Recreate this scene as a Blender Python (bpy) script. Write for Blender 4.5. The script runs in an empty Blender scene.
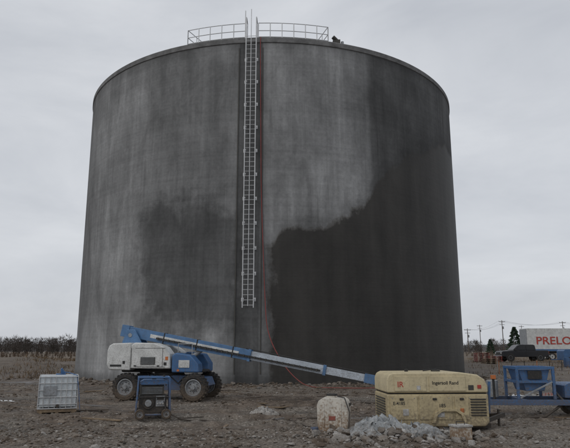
import bpy, math, random
import numpy as np
from mathutils import Vector, Matrix, noise
random.seed(7); rng=np.random.default_rng(7)
D=bpy.data; C=bpy.context
SC=C.scene; COL=SC.collection
def sstep(a,b,x):
    t=np.clip((x-a)/(b-a),0,1); return t*t*(3-2*t)

# ---------------------------------------------------------------- materials
def newmat(name):
    m=D.materials.new(name); m.use_nodes=True
    nt=m.node_tree; return m,nt,nt.nodes,nt.links,nt.nodes['Principled BSDF']
def paint(name,col,rough=.5,metal=0,var=.25,dirt=.5,dirtcol=(.11,.083,.06),scale=3,bump=.1,lowz=.9,**kw):
    m,nt,N,L,P=newmat(name)
    geo=N.new('ShaderNodeNewGeometry')
    n1=N.new('ShaderNodeTexNoise'); n1.inputs['Scale'].default_value=scale; n1.inputs['Detail'].default_value=5; n1.inputs['Roughness'].default_value=.65
    L.new(geo.outputs['Position'],n1.inputs['Vector'])
    n2=N.new('ShaderNodeTexNoise'); n2.inputs['Scale'].default_value=scale*7; n2.inputs['Detail'].default_value=3
    L.new(geo.outputs['Position'],n2.inputs['Vector'])
    r=N.new('ShaderNodeMapRange'); r.inputs[1].default_value=.3; r.inputs[2].default_value=.7; r.inputs[3].default_value=1-var; r.inputs[4].default_value=1+var*.4
    L.new(n1.outputs[0],r.inputs[0])
    mul=N.new('ShaderNodeMix'); mul.data_type='RGBA'; mul.blend_type='MULTIPLY'; mul.inputs[0].default_value=1
    mul.inputs[6].default_value=(*col,1); L.new(r.outputs[0],mul.inputs[7])
    sx=N.new('ShaderNodeSeparateXYZ'); L.new(geo.outputs['Position'],sx.inputs[0])
    lz=N.new('ShaderNodeMapRange'); lz.inputs[1].default_value=lowz; lz.inputs[2].default_value=0; lz.inputs[3].default_value=0; lz.inputs[4].default_value=.38
    L.new(sx.outputs[2],lz.inputs[0])
    ad=N.new('ShaderNodeMath'); ad.operation='ADD'; L.new(lz.outputs[0],ad.inputs[0]); L.new(n2.outputs[0],ad.inputs[1])
    dr=N.new('ShaderNodeMapRange'); dr.inputs[1].default_value=.50; dr.inputs[2].default_value=.82; dr.inputs[4].default_value=dirt
    L.new(ad.outputs[0],dr.inputs[0])
    mx=N.new('ShaderNodeMix'); mx.data_type='RGBA'; L.new(dr.outputs[0],mx.inputs[0]); L.new(mul.outputs[2],mx.inputs[6]); mx.inputs[7].default_value=(*dirtcol,1)
    L.new(mx.outputs[2],P.inputs['Base Color'])
    P.inputs['Metallic'].default_value=metal
    rr=N.new('ShaderNodeMapRange'); rr.inputs[3].default_value=rough; rr.inputs[4].default_value=min(1,rough+.35); L.new(dr.outputs[0],rr.inputs[0]); L.new(rr.outputs[0],P.inputs['Roughness'])
    if bump>0:
        b=N.new('ShaderNodeBump'); b.inputs['Strength'].default_value=bump; b.inputs['Distance'].default_value=.02
        L.new(n2.outputs[0],b.inputs['Height']); L.new(b.outputs[0],P.inputs['Normal'])
    for k,v in kw.items(): P.inputs[k].default_value=v
    return m
M={}
M['blue']=paint('blue_paint',(.045,.13,.29),.4,dirt=.65,lowz=1.5)
M['boomblue']=paint('boom_blue_paint',(.085,.19,.36),.32,var=.3,dirt=.4,lowz=1.5)
M['white']=paint('white_paint',(.60,.61,.60),.45,var=.25,dirt=.55,lowz=1.8)
M['boomgrey']=paint('boom_steel',(.46,.51,.57),.4,var=.3,dirt=.5,lowz=1.5)
M['grey']=paint('grey_steel',(.28,.30,.32),.5,var=.3,dirt=.6)
M['galv']=paint('galvanised',(.55,.56,.57),.5,metal=.3,var=.2,dirt=.1,scale=1,bump=0)
M['black']=paint('black_parts',(.02,.02,.02),.6,dirt=.45)
M['rubber']=paint('rubber',(.022,.022,.022),.85,dirt=.85,bump=.3)
M['tan']=paint('tan_paint',(.47,.39,.235),.5,var=.25,dirt=.6,lowz=.7,scale=2.5)
M['tan2']=paint('tan_lid_paint',(.55,.47,.30),.5,var=.2,dirt=.4,lowz=1.0,scale=2.5)
M['dkgrille']=paint('grille',(.05,.05,.045),.7,bump=0)
M['plastic']=paint('hdpe_plastic',(.60,.65,.68),.35,var=.2,dirt=.45,dirtcol=(.30,.28,.24))
M['red']=paint('red_rubber',(.26,.05,.045),.7,dirt=.3,bump=0)
M['redp']=paint('red_paint',(.30,.06,.04),.6)
M['wood']=paint('wood',(.26,.19,.12),.85,var=.5,dirt=.6,lowz=.3)
M['woodp']=paint('pole_wood',(.10,.08,.065),.9,var=.3,dirt=.1,bump=0)
M['glass']=paint('dark_glass',(.012,.014,.016),.15,dirt=.2,bump=0)
M['truck']=paint('charcoal_paint',(.012,.013,.016),.35,dirt=.2,bump=0,lowz=1.4)
M['orange']=paint('orange',(.5,.15,.04),.6)
M['dirtywhite']=paint('dirty_white_plastic',(.56,.53,.47),.6,var=.35,dirt=.9,dirtcol=(.20,.125,.07),scale=2.6,lowz=.75)
M['conc']=paint('concrete_chunk',(.29,.28,.265),.9,var=.5,dirt=.6,scale=5,bump=.5,lowz=.35)
M['conc2']=paint('pale_concrete',(.42,.41,.39),.85,var=.4,dirt=.5,scale=5,bump=.5,lowz=.35)
M['redtext']=paint('red_decal',(.42,.05,.035),.5,dirt=.3,bump=0)
M['blacktext']=paint('black_decal',(.02,.02,.02),.5,dirt=.1,bump=0)
M['rock']=paint('stones',(.20,.175,.15),.9,var=.6,dirt=.6,scale=1.5,bump=.4,lowz=.2)
M['clod']=paint('mud_clods',(.10,.076,.056),.85,var=.5,dirt=.3,scale=4,bump=.6,lowz=.2)
M['twig']=paint('twigs',(.070,.058,.050),.95,var=.4,dirt=.1,scale=.2,bump=0)
M['straw']=paint('straw',(.19,.13,.075),.95,var=.5,dirt=.2,scale=.8,bump=0)
M['conifer']=paint('conifer_needles',(.03,.06,.03),.9,var=.5,dirt=.1,scale=1.5,bump=0)
M['skirt']=paint('roof_concrete',(.22,.22,.22),.9)

# ---------------------------------------------------------------- mesh builder
class B:
    def __init__(s): s.v=[];s.f=[];s.mi=[];s.mats=[]
    def mid(s,m):
        if m not in s.mats: s.mats.append(m)
        return s.mats.index(m)
    def add(s,vs,fs,m):
        o=len(s.v); s.v+= [tuple(v) for v in vs]; k=s.mid(m)
        for f in fs: s.f.append(tuple(i+o for i in f)); s.mi.append(k)
    def box(s,c,d,m,rz=0,ry=0,rx=0,taper=1):
        R=Matrix.Rotation(rz,3,'Z')@Matrix.Rotation(ry,3,'Y')@Matrix.Rotation(rx,3,'X')
        vs=[]
        for z in (-.5,.5):
            t=taper if z>0 else 1
            for x,y in ((-.5,-.5),(.5,-.5),(.5,.5),(-.5,.5)):
                vs.append(R@Vector((x*d[0]*t,y*d[1]*t,z*d[2]))+Vector(c))
        s.add(vs,[(3,2,1,0),(4,5,6,7),(0,1,5,4),(1,2,6,5),(2,3,7,6),(3,0,4,7)],m)
    def bar(s,p0,p1,w,h,m):
        p0=Vector(p0);p1=Vector(p1);d=(p1-p0).normalized()
        up=Vector((0,0,1)) if abs(d.z)<.95 else Vector((0,1,0))
        a=d.cross(up).normalized(); u=a.cross(d)
        vs=[p+a*(i*w/2)+u*(j*h/2) for p in(p0,p1) for i,j in((-1,-1),(1,-1),(1,1),(-1,1))]
        s.add(vs,[(3,2,1,0),(4,5,6,7),(0,1,5,4),(1,2,6,5),(2,3,7,6),(3,0,4,7)],m)
    def cyl(s,p0,p1,r,m,n=10,r2=None):
        r2=r if r2 is None else r2
        p0=Vector(p0);p1=Vector(p1);d=(p1-p0).normalized()
        up=Vector((0,0,1)) if abs(d.z)<.95 else Vector((0,1,0))
        a=d.cross(up).normalized(); u=a.cross(d)
        vs=[];
        for p,q in((p0,r),(p1,r2)):
            for i in range(n):
                t=2*math.pi*i/n; vs.append(p+(a*math.cos(t)+u*math.sin(t))*q)
        fs=[(i,(i+1)%n,n+(i+1)%n,n+i) for i in range(n)]+[tuple(range(n))[::-1],tuple(range(n,2*n))]
        s.add(vs,fs,m)
    def tube(s,pts,r,m,n=8):
        for a,b in zip(pts[:-1],pts[1:]): s.cyl(a,b,r,m,n)
    def prism(s,prof,y0,y1,m):
        n=len(prof); vs=[(x,y0,z) for x,z in prof]+[(x,y1,z) for x,z in prof]
        fs=[tuple(range(n)),tuple(range(n,2*n))[::-1]]+[(i,(i+1)%n,n+(i+1)%n,n+i) for i in range(n)]
        s.add(vs,fs,m)
    def lathe(s,c,prof,m,n=28,caps=True):
        vs=[];k=len(prof)
        for i in range(n):
            t=2*math.pi*i/n
            for y,r in prof: vs.append((c[0]+r*math.cos(t),c[1]+y,c[2]+r*math.sin(t)))
        fs=[]
        for i in range(n):
            j=(i+1)%n
            for a in range(k-1): fs.append((i*k+a,i*k+a+1,j*k+a+1,j*k+a))
        if caps:
            fs.append(tuple(i*k for i in range(n))); fs.append(tuple(i*k+k-1 for i in range(n)))
        s.add(vs,fs,m)
    def wheel(s,c,R,w,rim,lugs=True):
        h=w/2
        s.lathe(c,[(-h*.35,R*.5),(-h*.8,R*.57),(-h,R*.7),(-h*.95,R*.9),(-h*.7,R*.985),(h*.7,R*.985),(h*.95,R*.9),(h,R*.7),(h*.8,R*.57),(h*.35,R*.5)],M['rubber'],32)
        for sd in(-1,1):
            s.lathe(c,[(sd*h*.86,R*.60),(sd*h*.9,R*.55),(sd*h*.45,R*.47),(sd*h*.42,R*.3),(sd*h*.6,R*.22),(sd*h*.6,.005)],rim,24,caps=False)
            s.cyl((c[0],c[1]+sd*h*.5,c[2]),(c[0],c[1]+sd*h*.95,c[2]),R*.17,M['black'] if not lugs else rim,14,R*.13)
            for i in range(8):
                t=i*math.pi/4; q=(c[0]+R*.34*math.cos(t),c[2]+R*.34*math.sin(t))
                s.cyl((q[0],c[1]+sd*h*.40,q[1]),(q[0],c[1]+sd*h*.52,q[1]),R*.035,M['black'],6)
        if lugs:
            for i in range(22):
                t=2*math.pi*i/22
                for sd in(-1,1):
                    tt=t+(.07 if sd>0 else -.07)
                    s.box((c[0]+math.cos(tt)*R*.985,c[1]+sd*h*.45,c[2]+math.sin(tt)*R*.985),(.05,w*.45,R*.11),M['rubber'],ry=-tt)
    def obj(s,name,parent=None,loc=(0,0,0),rz=0,bevel=0,sm=True,ang=35):
        me=D.meshes.new(name); me.from_pydata(s.v,[],s.f)
        for m in s.mats: me.materials.append(m)
        me.polygons.foreach_set('material_index',s.mi)
        import bmesh
        bm=bmesh.new(); bm.from_mesh(me); bmesh.ops.recalc_face_normals(bm,faces=bm.faces[:]); bm.to_mesh(me); bm.free()
        if sm:
            me.polygons.foreach_set('use_smooth',[True]*len(me.polygons))
            me.set_sharp_from_angle(angle=math.radians(ang))
        me.update()
        o=D.objects.new(name,me); COL.objects.link(o); o.location=loc; o.rotation_euler=(0,0,rz)
        if parent: o.parent=parent
        if bevel:
            b=o.modifiers.new('bevel','BEVEL'); b.width=bevel; b.segments=2; b.limit_method='ANGLE'; b.angle_limit=math.radians(40); b.harden_normals=True
        return o
def empty(name,loc,rz=0):
    e=D.objects.new(name,None); COL.objects.link(e); e.location=loc; e.rotation_euler=(0,0,rz); e.empty_display_size=.3; return e
def npmesh(name,V,F,mats,mi=None,smooth=False):
    V=np.asarray(V,dtype=np.float64); F=np.asarray(F)
    me=D.meshes.new(name); me.vertices.add(len(V)); me.vertices.foreach_set('co',V.ravel())
    k=F.shape[1]; me.loops.add(F.size); me.loops.foreach_set('vertex_index',F.ravel().astype(np.int32))
    me.polygons.add(len(F)); me.polygons.foreach_set('loop_start',np.arange(0,F.size,k,dtype=np.int32))
    me.polygons.foreach_set('loop_total',np.full(len(F),k,dtype=np.int32))
    for m in mats: me.materials.append(m)
    if mi is not None: me.polygons.foreach_set('material_index',np.asarray(mi,dtype=np.int32))
    me.update(calc_edges=True); me.validate()
    me.polygons.foreach_set('use_smooth',np.full(len(me.polygons),smooth,dtype=bool))
    o=D.objects.new(name,me); COL.objects.link(o); return o
def text(body,size,loc,rot,mat,parent,name,ext=.003,sx=1):
    c=D.curves.new(name,'FONT'); c.body=body; c.size=size; c.extrude=ext; c.offset=size*.012
    c.materials.append(mat)
    o=D.objects.new(name,c); COL.objects.link(o); o.location=loc; o.rotation_euler=rot; o.scale=(sx,1,1); o.parent=parent; return o
def hose(name,pts,r,mat,loc=(0,0,0),order=3):
    cu=D.curves.new(name,'CURVE'); cu.dimensions='3D'; cu.bevel_depth=r; cu.bevel_resolution=2; cu.materials.append(mat)
    sp=cu.splines.new('NURBS'); sp.points.add(len(pts)-1)
    for q,p in zip(sp.points,pts): q.co=(*p,1)
    sp.use_endpoint_u=True; sp.order_u=order
    o=D.objects.new(name,cu); COL.objects.link(o); o.location=loc; return o

# ---------------------------------------------------------------- ground
TX,TY,R,H=-1.16,51.0,15.5,22.05
PUD=[(13.6,30,3.6,2.8),(9.8,35.0,1.8,2.0),(-12.8,26.5,3.0,.9),(-14.5,21,2.2,.6),(-19,40,5,1.4),(6.9,18.0,1.0,.4),(-3.5,22.2,1.0,.28),(.8,22.8,1.3,.3)]
WZ=-.075
def gh(x,y):
    d=math.hypot(x,y)
    near=max(0,1-max(0,d-60)/60)
    P=Vector((x,y,0))
    h=.085*noise.noise(P*.33)+.06*noise.noise(P*.9+Vector((5,2,0)))
    if near>0:
        h+=near*(.05*noise.noise(P*2.3)+.032*noise.noise(P*5.5)+ (.03*abs(noise.noise(P*10)) if d<38 else 0))
    for (a,b,c0) in ((-.06,.004,22.3),(.05,-.002,18.2),(.22,.0,20.0),(-.25,.01,27.5)):
        for o in (-.9,.9):
            yy=c0+a*x+b*x*x+o+.15*math.sin(x*.6)
            dy=y-yy
            if abs(dy)<1:
                h-=near*.08*math.exp(-(dy/.22)**2)*(1+.25*math.sin(x*18)); h+=near*.05*math.exp(-((dy-.36)/.16)**2)
    far=min(1,max(0,(y-46)/22)); far=far*far*(3-2*far)
    h+=.75*far
    if d<140:
        h+=.8*math.exp(-((x+27)/8)**2-((y-58)/7)**2)*(1+.7*noise.noise(P*.3))
        h+=.5*math.exp(-((x+14)/6)**2-((y-74)/5)**2)
        h+=.35*math.exp(-((x-24)/5)**2-((y-52)/4)**2)*(1+.8*noise.noise(P*.5))
        dt=math.hypot(x-TX,y-TY)-R
        if -1<dt<4: h+=(.12+.22*noise.noise(P*.5+Vector((9,1,4)))+.08*noise.noise(P*1.7))*math.exp(-(dt/1.1)**2)
        h+=.15*math.exp(-((x-2.6)/1.6)**2-((y-14.4)/.9)**2)*(1+.8*noise.noise(P*1.6))
        h+=.10*math.exp(-((x+1.8)/2.0)**2-((y-15.2)/.8)**2)*(1+.8*noise.noise(P*1.6))
    # low spots only stay wet inside the listed puddles: keep the rest a little higher near the camera
    if y<20: h+=.03
    for cx,cy,rx,ry in PUD:
        q=((x-cx)/rx)**2+((y-cy)/ry)**2
        if q<6: h-=.13*math.exp(-q*.9)
    return h
def lines(c,half,step,maxv):
    xs=[c]; p=c; s=step
    while p<maxv:
        if p-c>half: s*=1.12
        p+=s; xs.append(p)
    return xs
xr=lines(0,15,.10,4000); xs=np.array(sorted(set([-v for v in xr]+xr)))
yr=lines(10,25,.085,5000); yl=[10-.3*i-.05*i*i for i in range(1,60)]; ys=np.array(sorted(yl+yr))
nx,ny=len(xs),len(ys)
V=np.zeros((ny,nx,3))
V[:,:,0]=xs[None,:];V[:,:,1]=ys[:,None]
for j in range(ny):
    y=float(ys[j])
    for i in range(nx):
        V[j,i,2]=gh(float(xs[i]),y)
idx=np.arange(nx*ny).reshape(ny,nx)
F=np.stack([idx[:-1,:-1],idx[:-1,1:],idx[1:,1:],idx[1:,:-1]],-1).reshape(-1,4)
m,nt,N,L,P=newmat('mud_ground')
geo=N.new('ShaderNodeNewGeometry')
def nz(s,det=6,rough=.6,dist=0):
    n=N.new('ShaderNodeTexNoise'); n.inputs['Scale'].default_value=s;n.inputs['Detail'].default_value=det;n.inputs['Roughness'].default_value=rough;n.inputs['Distortion'].default_value=dist
    L.new(geo.outputs['Position'],n.inputs['Vector']); return n
def ramp(src,stops):
    r=N.new('ShaderNodeValToRGB'); e=r.color_ramp.elements
    e[0].position,e[0].color=stops[0][0],(*stops[0][1],1); e[1].position,e[1].color=stops[-1][0],(*stops[-1][1],1)
    for p,c in stops[1:-1]:
        k=e.new(p); k.color=(*c,1)
    L.new(src,r.inputs[0]); return r
def mix(f,a,b,bt='MIX'):
    x=N.new('ShaderNodeMix'); x.data_type='RGBA'; x.blend_type=bt
    for s,i in((f,0),(a,6),(b,7)):
        if isinstance(s,(int,float)): x.inputs[i].default_value=s
        elif isinstance(s,tuple): x.inputs[i].default_value=(*s,1)
        else: L.new(s,x.inputs[i])
    return x.outputs[2]
def mrange(s,a,b,c=0,d=1):
    r=N.new('ShaderNodeMapRange'); r.inputs[1].default_value=a;r.inputs[2].default_value=b;r.inputs[3].default_value=c;r.inputs[4].default_value=d
    L.new(s,r.inputs[0]); return r.outputs[0]
big=nz(.22,5,.6,.4); mid=nz(1.6,6,.7); fine=nz(14,5,.7)
base=ramp(mid.outputs[0],[(.3,(.042,.031,.023)),(.45,(.082,.062,.046)),(.58,(.135,.107,.082)),(.72,(.23,.195,.16))]).outputs[0]
grav=ramp(fine.outputs[0],[(.3,(.075,.065,.055)),(.5,(.15,.135,.115)),(.7,(.31,.29,.265))]).outputs[0]
c1=mix(mrange(big.outputs[0],.46,.60,0,.85),base,grav)
vor=N.new('ShaderNodeTexVoronoi'); vor.inputs['Scale'].default_value=15; L.new(geo.outputs['Position'],vor.inputs['Vector'])
sel=N.new('ShaderNodeSeparateColor'); L.new(vor.outputs['Color'],sel.inputs[0])
peb=mrange(sel.outputs[0],.80,.82); dsm=mrange(vor.outputs['Distance'],.36,.26)
pm=N.new('ShaderNodeMath');pm.operation='MULTIPLY';L.new(peb,pm.inputs[0]);L.new(dsm,pm.inputs[1])
c2=mix(pm.outputs[0],c1,mix(sel.outputs[1],(.12,.10,.085),(.36,.34,.31)))
c3=mix(.6,c2,ramp(fine.outputs[0],[(.25,(.4,.38,.36)),(.75,(1.6,1.55,1.5))]).outputs[0],'MULTIPLY')
sx=N.new('ShaderNodeSeparateXYZ'); L.new(geo.outputs['Position'],sx.inputs[0])
straw=ramp(nz(.5,6,.7).outputs[0],[(.3,(.05,.037,.025)),(.5,(.10,.072,.045)),(.7,(.16,.12,.075))]).outputs[0]
c4=mix(mrange(sx.outputs[1],50,72),c3,straw)
wet=mrange(sx.outputs[2],-.06,-.005,1,0)
wm=N.new('ShaderNodeMath');wm.operation='MULTIPLY';wm.inputs[1].default_value=.65;L.new(wet,wm.inputs[0])
c5=mix(wm.outputs[0],c4,(.03,.023,.017))
L.new(c5,P.inputs['Base Color'])
rg=N.new('ShaderNodeMath');rg.operation='SUBTRACT';L.new(mrange(big.outputs[0],.35,.6,.66,.95),rg.inputs[0]);L.new(mrange(wet,0,1,0,.3),rg.inputs[1])
L.new(rg.outputs[0],P.inputs['Roughness'])
bm1=N.new('ShaderNodeBump');bm1.inputs['Strength'].default_value=1;bm1.inputs['Distance'].default_value=.07;L.new(mid.outputs[0],bm1.inputs['Height'])
bm2=N.new('ShaderNodeBump');bm2.inputs['Strength'].default_value=1;bm2.inputs['Distance'].default_value=.035;L.new(fine.outputs[0],bm2.inputs['Height']);L.new(bm1.outputs[0],bm2.inputs['Normal'])
L.new(bm2.outputs[0],P.inputs['Normal'])
npmesh('ground',V.reshape(-1,3),F,[m],smooth=True)

m,nt,N,L,P=newmat('muddy_water'); P.inputs['Base Color'].default_value=(.07,.055,.04,1); P.inputs['Roughness'].default_value=.04; P.inputs['IOR'].default_value=1.33
geo=N.new('ShaderNodeNewGeometry'); b=N.new('ShaderNodeBump'); b.inputs['Strength'].default_value=.04; w=nz(4,3); L.new(w.outputs[0],b.inputs['Height']); L.new(b.outputs[0],P.inputs['Normal'])
Mw=m
for k,(cx,cy,rx,ry) in enumerate(PUD):
    n=28; vs=[(cx,cy,WZ+.001*k)]+[(cx+1.4*rx*math.cos(2*math.pi*i/n),cy+1.4*ry*math.sin(2*math.pi*i/n),WZ+.001*k) for i in range(n)]
    npmesh('puddle',vs,[(0,i+1,(i+1)%n+1) for i in range(n)],[Mw])

# ---------------------------------------------------------------- tank
tank=empty('concrete_storage_tank',(TX,TY,0))
nt_,nz_=900,130
th=np.linspace(-math.pi,math.pi,nt_+1); zz=np.linspace(-.6,H,nz_+1)
TH,ZZ=np.meshgrid(th,zz)
V=np.stack([R*np.sin(TH),-R*np.cos(TH),ZZ],-1).reshape(-1,3)
idx=np.arange((nt_+1)*(nz_+1)).reshape(nz_+1,nt_+1)
F=np.stack([idx[:-1,:-1],idx[:-1,1:],idx[1:,1:],idx[1:,:-1]],-1).reshape(-1,4)
dg=np.degrees(TH); dm=R*math.pi/180
zb=np.interp(dg,[1,3,8,14,19,23,26,30,34,40,50,60,90,140],[8.0,8.8,9.4,9.5,10.2,10.7,11.9,13.4,13.9,15.2,16.5,17.5,16,5])
sd=np.minimum(zb-ZZ,(dg-1.0)*dm)
za=np.interp(dg,[-34,-26,-20,-14,-7],[10.2,11.6,10.9,11.3,10.2])
sdA=np.minimum(np.minimum((dg+31.5)*dm,(-6.9-dg)*dm+.6),np.minimum(za-ZZ,(ZZ-3.0)*.8))
wB=sstep(24.5,27.0,dg); wC=sstep(-7.0,-6.4,dg)*(1-sstep(-1.6,-1.0,dg))
wE=sstep(-62,-42,dg)*(1-sstep(-34,-30,dg))
wF=sstep(-1,.5,dg)*(1-sstep(18,26,dg))*sstep(7,11,ZZ)
tone=.165+.045*wE+.055*wF
tone=tone*(1-.52*wB)*(1-.48*wC)
tone*= 1-.25*sstep(20.8,21.9,ZZ)
tone*= 1-.25*sstep(-55,-75,dg)
tone*= 1+.38*(1-sstep(2.5,5,ZZ))*(1-sstep(-9,-6,dg))*sstep(-70,-40,dg)
tone*= 1-.45*(1-sstep(.2,.9,ZZ))
tank_o=npmesh('tank_wall',V,F,[],smooth=True); tank_o.parent=tank
me=tank_o.data
for nm,ar in(('wetsd',sd),('dampsd',np.clip(sdA,-6,6)),('tone',tone),('arc',TH*R)):
    a=me.attributes.new(nm,'FLOAT','POINT'); a.data.foreach_set('value',np.asarray(ar,dtype=np.float32).ravel())
m,nt,N,L,P=newmat('stained_concrete'); me.materials.append(m)
def attr(n):
    a=N.new('ShaderNodeAttribute'); a.attribute_name=n; return a.outputs['Fac']
tc=N.new('ShaderNodeTexCoord'); s3=N.new('ShaderNodeSeparateXYZ'); L.new(tc.outputs['Object'],s3.inputs[0])
ARC=attr('arc')
def cv(su,sv,off=0):
    a=N.new('ShaderNodeMath');a.operation='MULTIPLY';a.inputs[1].default_value=su;L.new(ARC,a.inputs[0])
    b=N.new('ShaderNodeMath');b.operation='MULTIPLY';b.inputs[1].default_value=sv;L.new(s3.outputs[2],b.inputs[0])
    c=N.new('ShaderNodeCombineXYZ');L.new(a.outputs[0],c.inputs[0]);L.new(b.outputs[0],c.inputs[1]);c.inputs[2].default_value=off;return c.outputs[0]
def tn(vec,det=6,rough=.6,dist=0):
    n=N.new('ShaderNodeTexNoise');n.inputs['Scale'].default_value=1;n.inputs['Detail'].default_value=det;n.inputs['Roughness'].default_value=rough;n.inputs['Distortion'].default_value=dist;L.new(vec,n.inputs['Vector']);return n.outputs[0]
def mth(op,a,b=None):
    x=N.new('ShaderNodeMath');x.operation=op
    for i,s in enumerate((a,b)):
        if s is None: continue
        if isinstance(s,(int,float)): x.inputs[i].default_value=s
        else: L.new(s,x.inputs[i])
    return x.outputs[0]
streak=tn(cv(.75,.06),5,.6); streak2=tn(cv(4.5,.14,7),4,.6); cloud=tn(cv(.24,.20,3),7,.62,.3); fineN=tn(cv(5,5,5),4,.7); hband=tn(cv(.06,3.2,9),3,.7)
drip=tn(cv(2.2,.07,12),5,.6); wisp=tn(cv(.7,.28,31),7,.68,.8)
t=attr('tone')
t=mth('MULTIPLY',t,mrange(streak,.3,.7,.76,1.24))
t=mth('MULTIPLY',t,mrange(streak2,.3,.7,.90,1.1))
t=mth('MULTIPLY',t,mrange(cloud,.3,.7,.70,1.32))
t=mth('MULTIPLY',t,mrange(wisp,.3,.7,.76,1.24))
t=mth('MULTIPLY',t,mrange(fineN,.3,.7,.88,1.12))
t=mth('MULTIPLY',t,mrange(hband,.3,.7,.92,1.08))
fade=mrange(cloud,.42,.58,.2,1)
dr=mth('MULTIPLY',mrange(drip,.60,.68,0,.30),fade)
t=mth('MULTIPLY',t,mth('SUBTRACT',1,dr))
lm=mrange(tn(cv(2.6,.05,44),5,.6),.64,.74,0,.35)
t=mth('MULTIPLY',t,mth('ADD',1,lm))
bl=tn(cv(.33,.30,20),8,.68)
ea=mth('ADD',attr('dampsd'),mth('MULTIPLY',mth('SUBTRACT',bl,.5),6.0))
ea=mth('ADD',ea,mth('MULTIPLY',mth('SUBTRACT',tn(cv(1.6,.2,61),4,.6),.5),1.6))
t=mth('MULTIPLY',t,mth('SUBTRACT',1,mrange(ea,-.5,.6,0,.46)))
edge=mth('ADD',attr('wetsd'),mth('MULTIPLY',mth('SUBTRACT',bl,.5),2.6))
edge=mth('ADD',edge,mth('MULTIPLY',mth('SUBTRACT',tn(cv(2.2,.4,27),4,.6),.5),.7))
wf=mrange(edge,-.15,.2)
wetc=mth('MULTIPLY',mrange(cloud,.3,.7,.026,.042),mrange(streak,.3,.7,.75,1.3))
wetc=mth('MULTIPLY',wetc,mrange(wisp,.3,.7,.85,1.15))
hal=mrange(edge,-1.1,-.1,0,.25)
t=mth('MULTIPLY',t,mth('SUBTRACT',1,hal))
fin=mth('ADD',mth('MULTIPLY',t,mth('SUBTRACT',1,wf)),mth('MULTIPLY',wetc,wf))
cc=N.new('ShaderNodeCombineColor')
L.new(mth('MULTIPLY',fin,mrange(wf,0,1,.985,1.06)),cc.inputs[0]);L.new(fin,cc.inputs[1]);L.new(mth('MULTIPLY',fin,mrange(wf,0,1,1.01,.92)),cc.inputs[2])
L.new(cc.outputs[0],P.inputs['Base Color'])
L.new(mrange(wf,0,1,.88,.6),P.inputs['Roughness']); P.inputs['Specular IOR Level'].default_value=.3
b=N.new('ShaderNodeBump');b.inputs['Strength'].default_value=.35;b.inputs['Distance'].default_value=.03;L.new(mth('ADD',fineN,hband),b.inputs['Height']);L.new(b.outputs[0],P.inputs['Normal'])
def ring(name,prof,mat,n=360):
    vs=[];k=len(prof)
    for i in range(n):
        t=2*math.pi*i/n
        for r,z in prof: vs.append((r*math.sin(t),-r*math.cos(t),z))
    fs=[]
    for i in range(n):
        j=(i+1)%n
        for a in range(k-1): fs.append((i*k+a,j*k+a,j*k+a+1,i*k+a+1))
    o=npmesh(name,vs,fs,[mat],smooth=False); o.parent=tank; return o
rimm=paint('rim_concrete',(.16,.16,.16),.9,var=.5,scale=1.2,dirt=.4,dirtcol=(.05,.05,.05))
ring('roof_rim',[(R-.3,H-.2),(R+.003,H-.36),(R+.06,H-.32),(R+.06,H-.02),(R+.0,H+.05),(R-.3,H+.05)],rimm)
ring('roof_dome',[(R-.25,H+.03),(R-3,H+.35),(R-8,H+.8),(R-12,H+1.05),(.01,H+1.15)],M['skirt'])
TL=math.radians(-3.75)
def tp(a,r,z):
    t=math.radians(a)
    return (r*math.sin(t),-r*math.cos(t),z)
b=B()
def railrun(a0,a1,n):
    rr=R-.12; z0=H+.05
    an=[a0+(a1-a0)*i/n for i in range(n+1)]
    for a in an: b.cyl(tp(a,rr,z0),tp(a,rr,z0+1.1),.03,M['galv'],8)
    for z in(.55,1.1): b.tube([tp(a,rr,z0+z) for a in an],.026,M['galv'])
    b.tube([tp(a,rr,z0+.1) for a in an],.03,M['galv'])
railrun(-20.5,-5.3,5); railrun(-2.2,15.2,6)
for a in(-20.5,15.2):
    for k in(0,1,2): b.cyl(tp(a,R-.12-k*1.2,H+.05+k*.1),tp(a,R-.12-k*1.2,H+1.16+k*.1),.03,M['galv'],8)
    for z in(.55,1.1): b.cyl(tp(a,R-.12,H+.06+z),tp(a,R-2.52,H+.26+z),.026,M['galv'],8)
b.obj('roof_guardrail',tank)
b=B(); p=tp(18,R-.5,H+.1); b.box((p[0],p[1],p[2]+.2),(.5,.4,.35),M['dkgrille']); b.cyl((p[0]+.1,p[1],p[2]+.3),(p[0]-.25,p[1]-.2,p[2]+.55),.14,M['dkgrille'],12)
b.cyl((p[0]+.4,p[1],p[2]),(p[0]+.4,p[1],p[2]+.3),.1,M['grey'],10)
b.obj('roof_vent',tank)
b=B()
nrm=Vector((math.sin(TL),-math.cos(TL),0)); tan=Vector((math.cos(TL),math.sin(TL),0))
def lp(u,o,z): return nrm*(R+o)+tan*u+Vector((0,0,z))
zb0=4.5; zt=H+1.35; hw=.33
for s in(-1,1):
    b.cyl(lp(s*hw,.3,zb0),lp(s*hw,.3,zt),.034,M['galv'],8)
    b.tube([lp(s*hw,.3,zt-.05),lp(s*hw,.1,zt+.05),lp(s*hw,-.3,zt-.15),lp(s*hw,-.3,H+.1)],.03,M['galv'])
    z=zb0+.5
    while z<H:
        b.bar(lp(s*hw,.0,z),lp(s*hw,.33,z),.05,.06,M['galv'])
        b.box(lp(s*(hw+.03),.015,z),(.16,.03,.22),M['galv'],rz=TL)
        z+=1.55
b.cyl(lp(0,.34,zb0+.1),lp(0,.34,zt+.55),.024,M['galv'],8)
z=zb0+.15
while z<H+.1:
    b.cyl(lp(-hw,.3,z),lp(hw,.3,z),.016,M['galv'],6); z+=.305
b.cyl(lp(-hw-.1,.0,H),lp(-hw-.1,.0,H+2.0),.03,M['galv'],8)
b.obj('access_ladder',tank)
b=B()
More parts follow.
